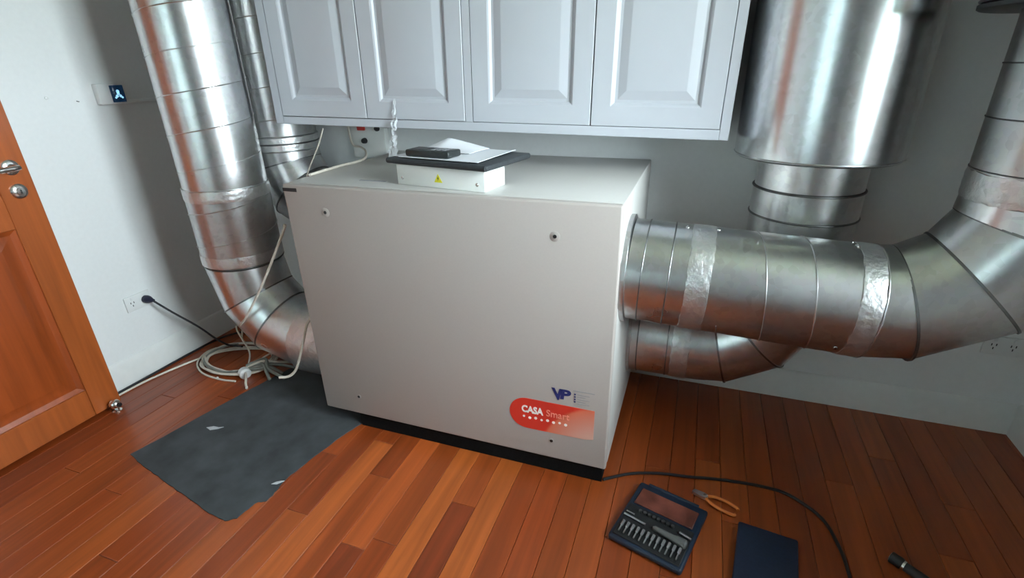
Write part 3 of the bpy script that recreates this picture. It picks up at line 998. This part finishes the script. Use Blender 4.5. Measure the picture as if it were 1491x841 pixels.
tag(obj('plaster_crumb', lathe(bmesh.new(), (-.70, .085, .0002), (0, 0, 1), [(0, .005), (.004, .006), (.007, .003)], 7), 'paper'), 'tiny white crumb on the boards in front of the cable coil', 'crumb')

# ------------------------------------------------------------------ tool case
ca = math.atan2(-.047, .213)
t = thing('tool_case', 'open dark blue tool bit case on the floor before the unit', 'tool case', (1.172, -.208, 0), (0, 0, ca + radians(-3.5)))
CW, CD = .222, .256
obj('case_body', B(0, CW, 0, CD, 0.0003, .022, bev=.008, seg=3), 'case', t, world=False)
obj('tray', B(.010, CW - .010, .010, CD * .57, .0215, .026, bev=.002, seg=1), 'tray', t, world=False)
w_ = obj('lid_window', B(.018, CW - .020, CD * .60, CD - .030, .0215, .0265, bev=.002, seg=1), 'clear', t, world=False)
w_['label'] = 'reddish smoked window of the case'
for i in range(12):
    x_ = .024 + i * .0158
    bm = bmesh.new()
    lathe(bm, (x_, .022, .030), (0, 1, .05), [(0, .0022), (.022, .0024), (.024, .0045), (.042, .0048), (.044, .002)], 10)
    obj('tool_bit', bm, 'bit', t, world=False)
obj('steel_rod', pipe((.012, .092, .030), (.082, .088, .030), .0036, 10), 'bit', t, world=False)
obj('steel_rod', pipe((.176, .118, .030), (.212, .112, .030), .0042, 10), 'bit', t, world=False)
obj('steel_rod', pipe((.014, .106, .030), (.04, .105, .030), .0022, 8), 'bit', t, world=False)
obj('driver_handle', lathe(bmesh.new(), (.105, .088, .033), (1, -.06, 0), [(0, .004), (.006, .008), (.030, .009), (.060, .010), (.075, .013), (.098, .014), (.103, .010)], 16), 'grey_handle', t, world=False)
for i in range(8):
    obj('socket_bit', lathe(bmesh.new(), (.050 + i * .0145, .128, .025), (0, 0, 1), [(0, .0052), (.008, .0052), (.0085, .003)], 10), 'seam', t, world=False)
obj('hinge', pipe((.03, CD - .003, .021), (CW - .03, CD - .003, .021), .006, 10), 'case', t, world=False)

# orange handled pliers lying behind the case
t = thing('pliers', 'small orange handled pliers lying on the floor behind the tool case', 'pliers', (1.45, .047, 0), (0, 0, radians(-21)))
obj('jaw', slab([(-.045, -.004), (-.042, -.009), (-.012, -.011), (.004, -.008), (.004, .008), (-.012, .011), (-.042, .007)], .002, .012), 'bit', t, world=False)
obj('pivot', pipe((-.005, 0, .001), (-.005, 0, .0145), .005, 14), 'chrome', t, world=False)
obj('grip', tube([(.002, .007, .008), (.025, .018, .008), (.06, .022, .008), (.092, .017, .008), (.097, .010, .008)], .0050, 10), 'orange', t, world=False)
obj('grip', tube([(.002, -.007, .008), (.025, -.017, .008), (.06, -.021, .008), (.090, -.018, .008), (.097, -.012, .008)], .0050, 10), 'orange', t, world=False)

# navy case lid / notebook at the bottom edge
t = thing('notebook', 'dark navy blue notebook lying on the floor to the right of the tool case', 'notebook', (1.543, -.028, 0), (0, 0, radians(-7)))
obj('cover', B(0, .162, -.25, 0, .0004, .018, bev=.006, seg=3), 'navybook', t, world=False)
obj('page_block', B(.004, .156, -.246, -.004, .006, .012), 'navybook', t, world=False)

# black lead across the boards
tag(obj('power_lead', tube([(1.118, .02, .0052), (1.20, .075, .0052), (1.29, .108, .0052), (1.387, .124, .0052), (1.475, .142, .0052), (1.563, .153, .0052), (1.64, .156, .0052), (1.707, .143, .0052), (1.785, .076, .0052), (1.814, -.018, .0052), (1.822, -.122, .0052), (1.822, -.35, .0052), (1.80, -.60, .0052)], .005, 8), 'cable_black'), 'long black lead curving over the floor from the unit past the notebook', 'power lead')

# torch at the lower right corner
t = thing('torch', 'small black torch with a bright metal ring lying on the floor at the lower right', 'torch', (1.957, -.037, .0135), (0, 0, radians(-38)))
obj('head', lathe(bmesh.new(), (-.022, 0, .0025), (1, 0, 0), [(0, .013), (.001, .016), (.026, .016), (.031, .0138)], 20), 'black', t, world=False)
obj('lens', pipe((-.0228, 0, .0025), (-.0215, 0, .0025), .0115, 20), 'chrome', t, world=False)
obj('metal_ring', pipe((.008, 0, .001), (.015, 0, .001), .0143, 20), 'chrome', t, world=False)
obj('barrel', lathe(bmesh.new(), (.015, 0, 0), (1, 0, 0), [(0, .0130), (.10, .0130), (.104, .009)], 20), 'black', t, world=False)
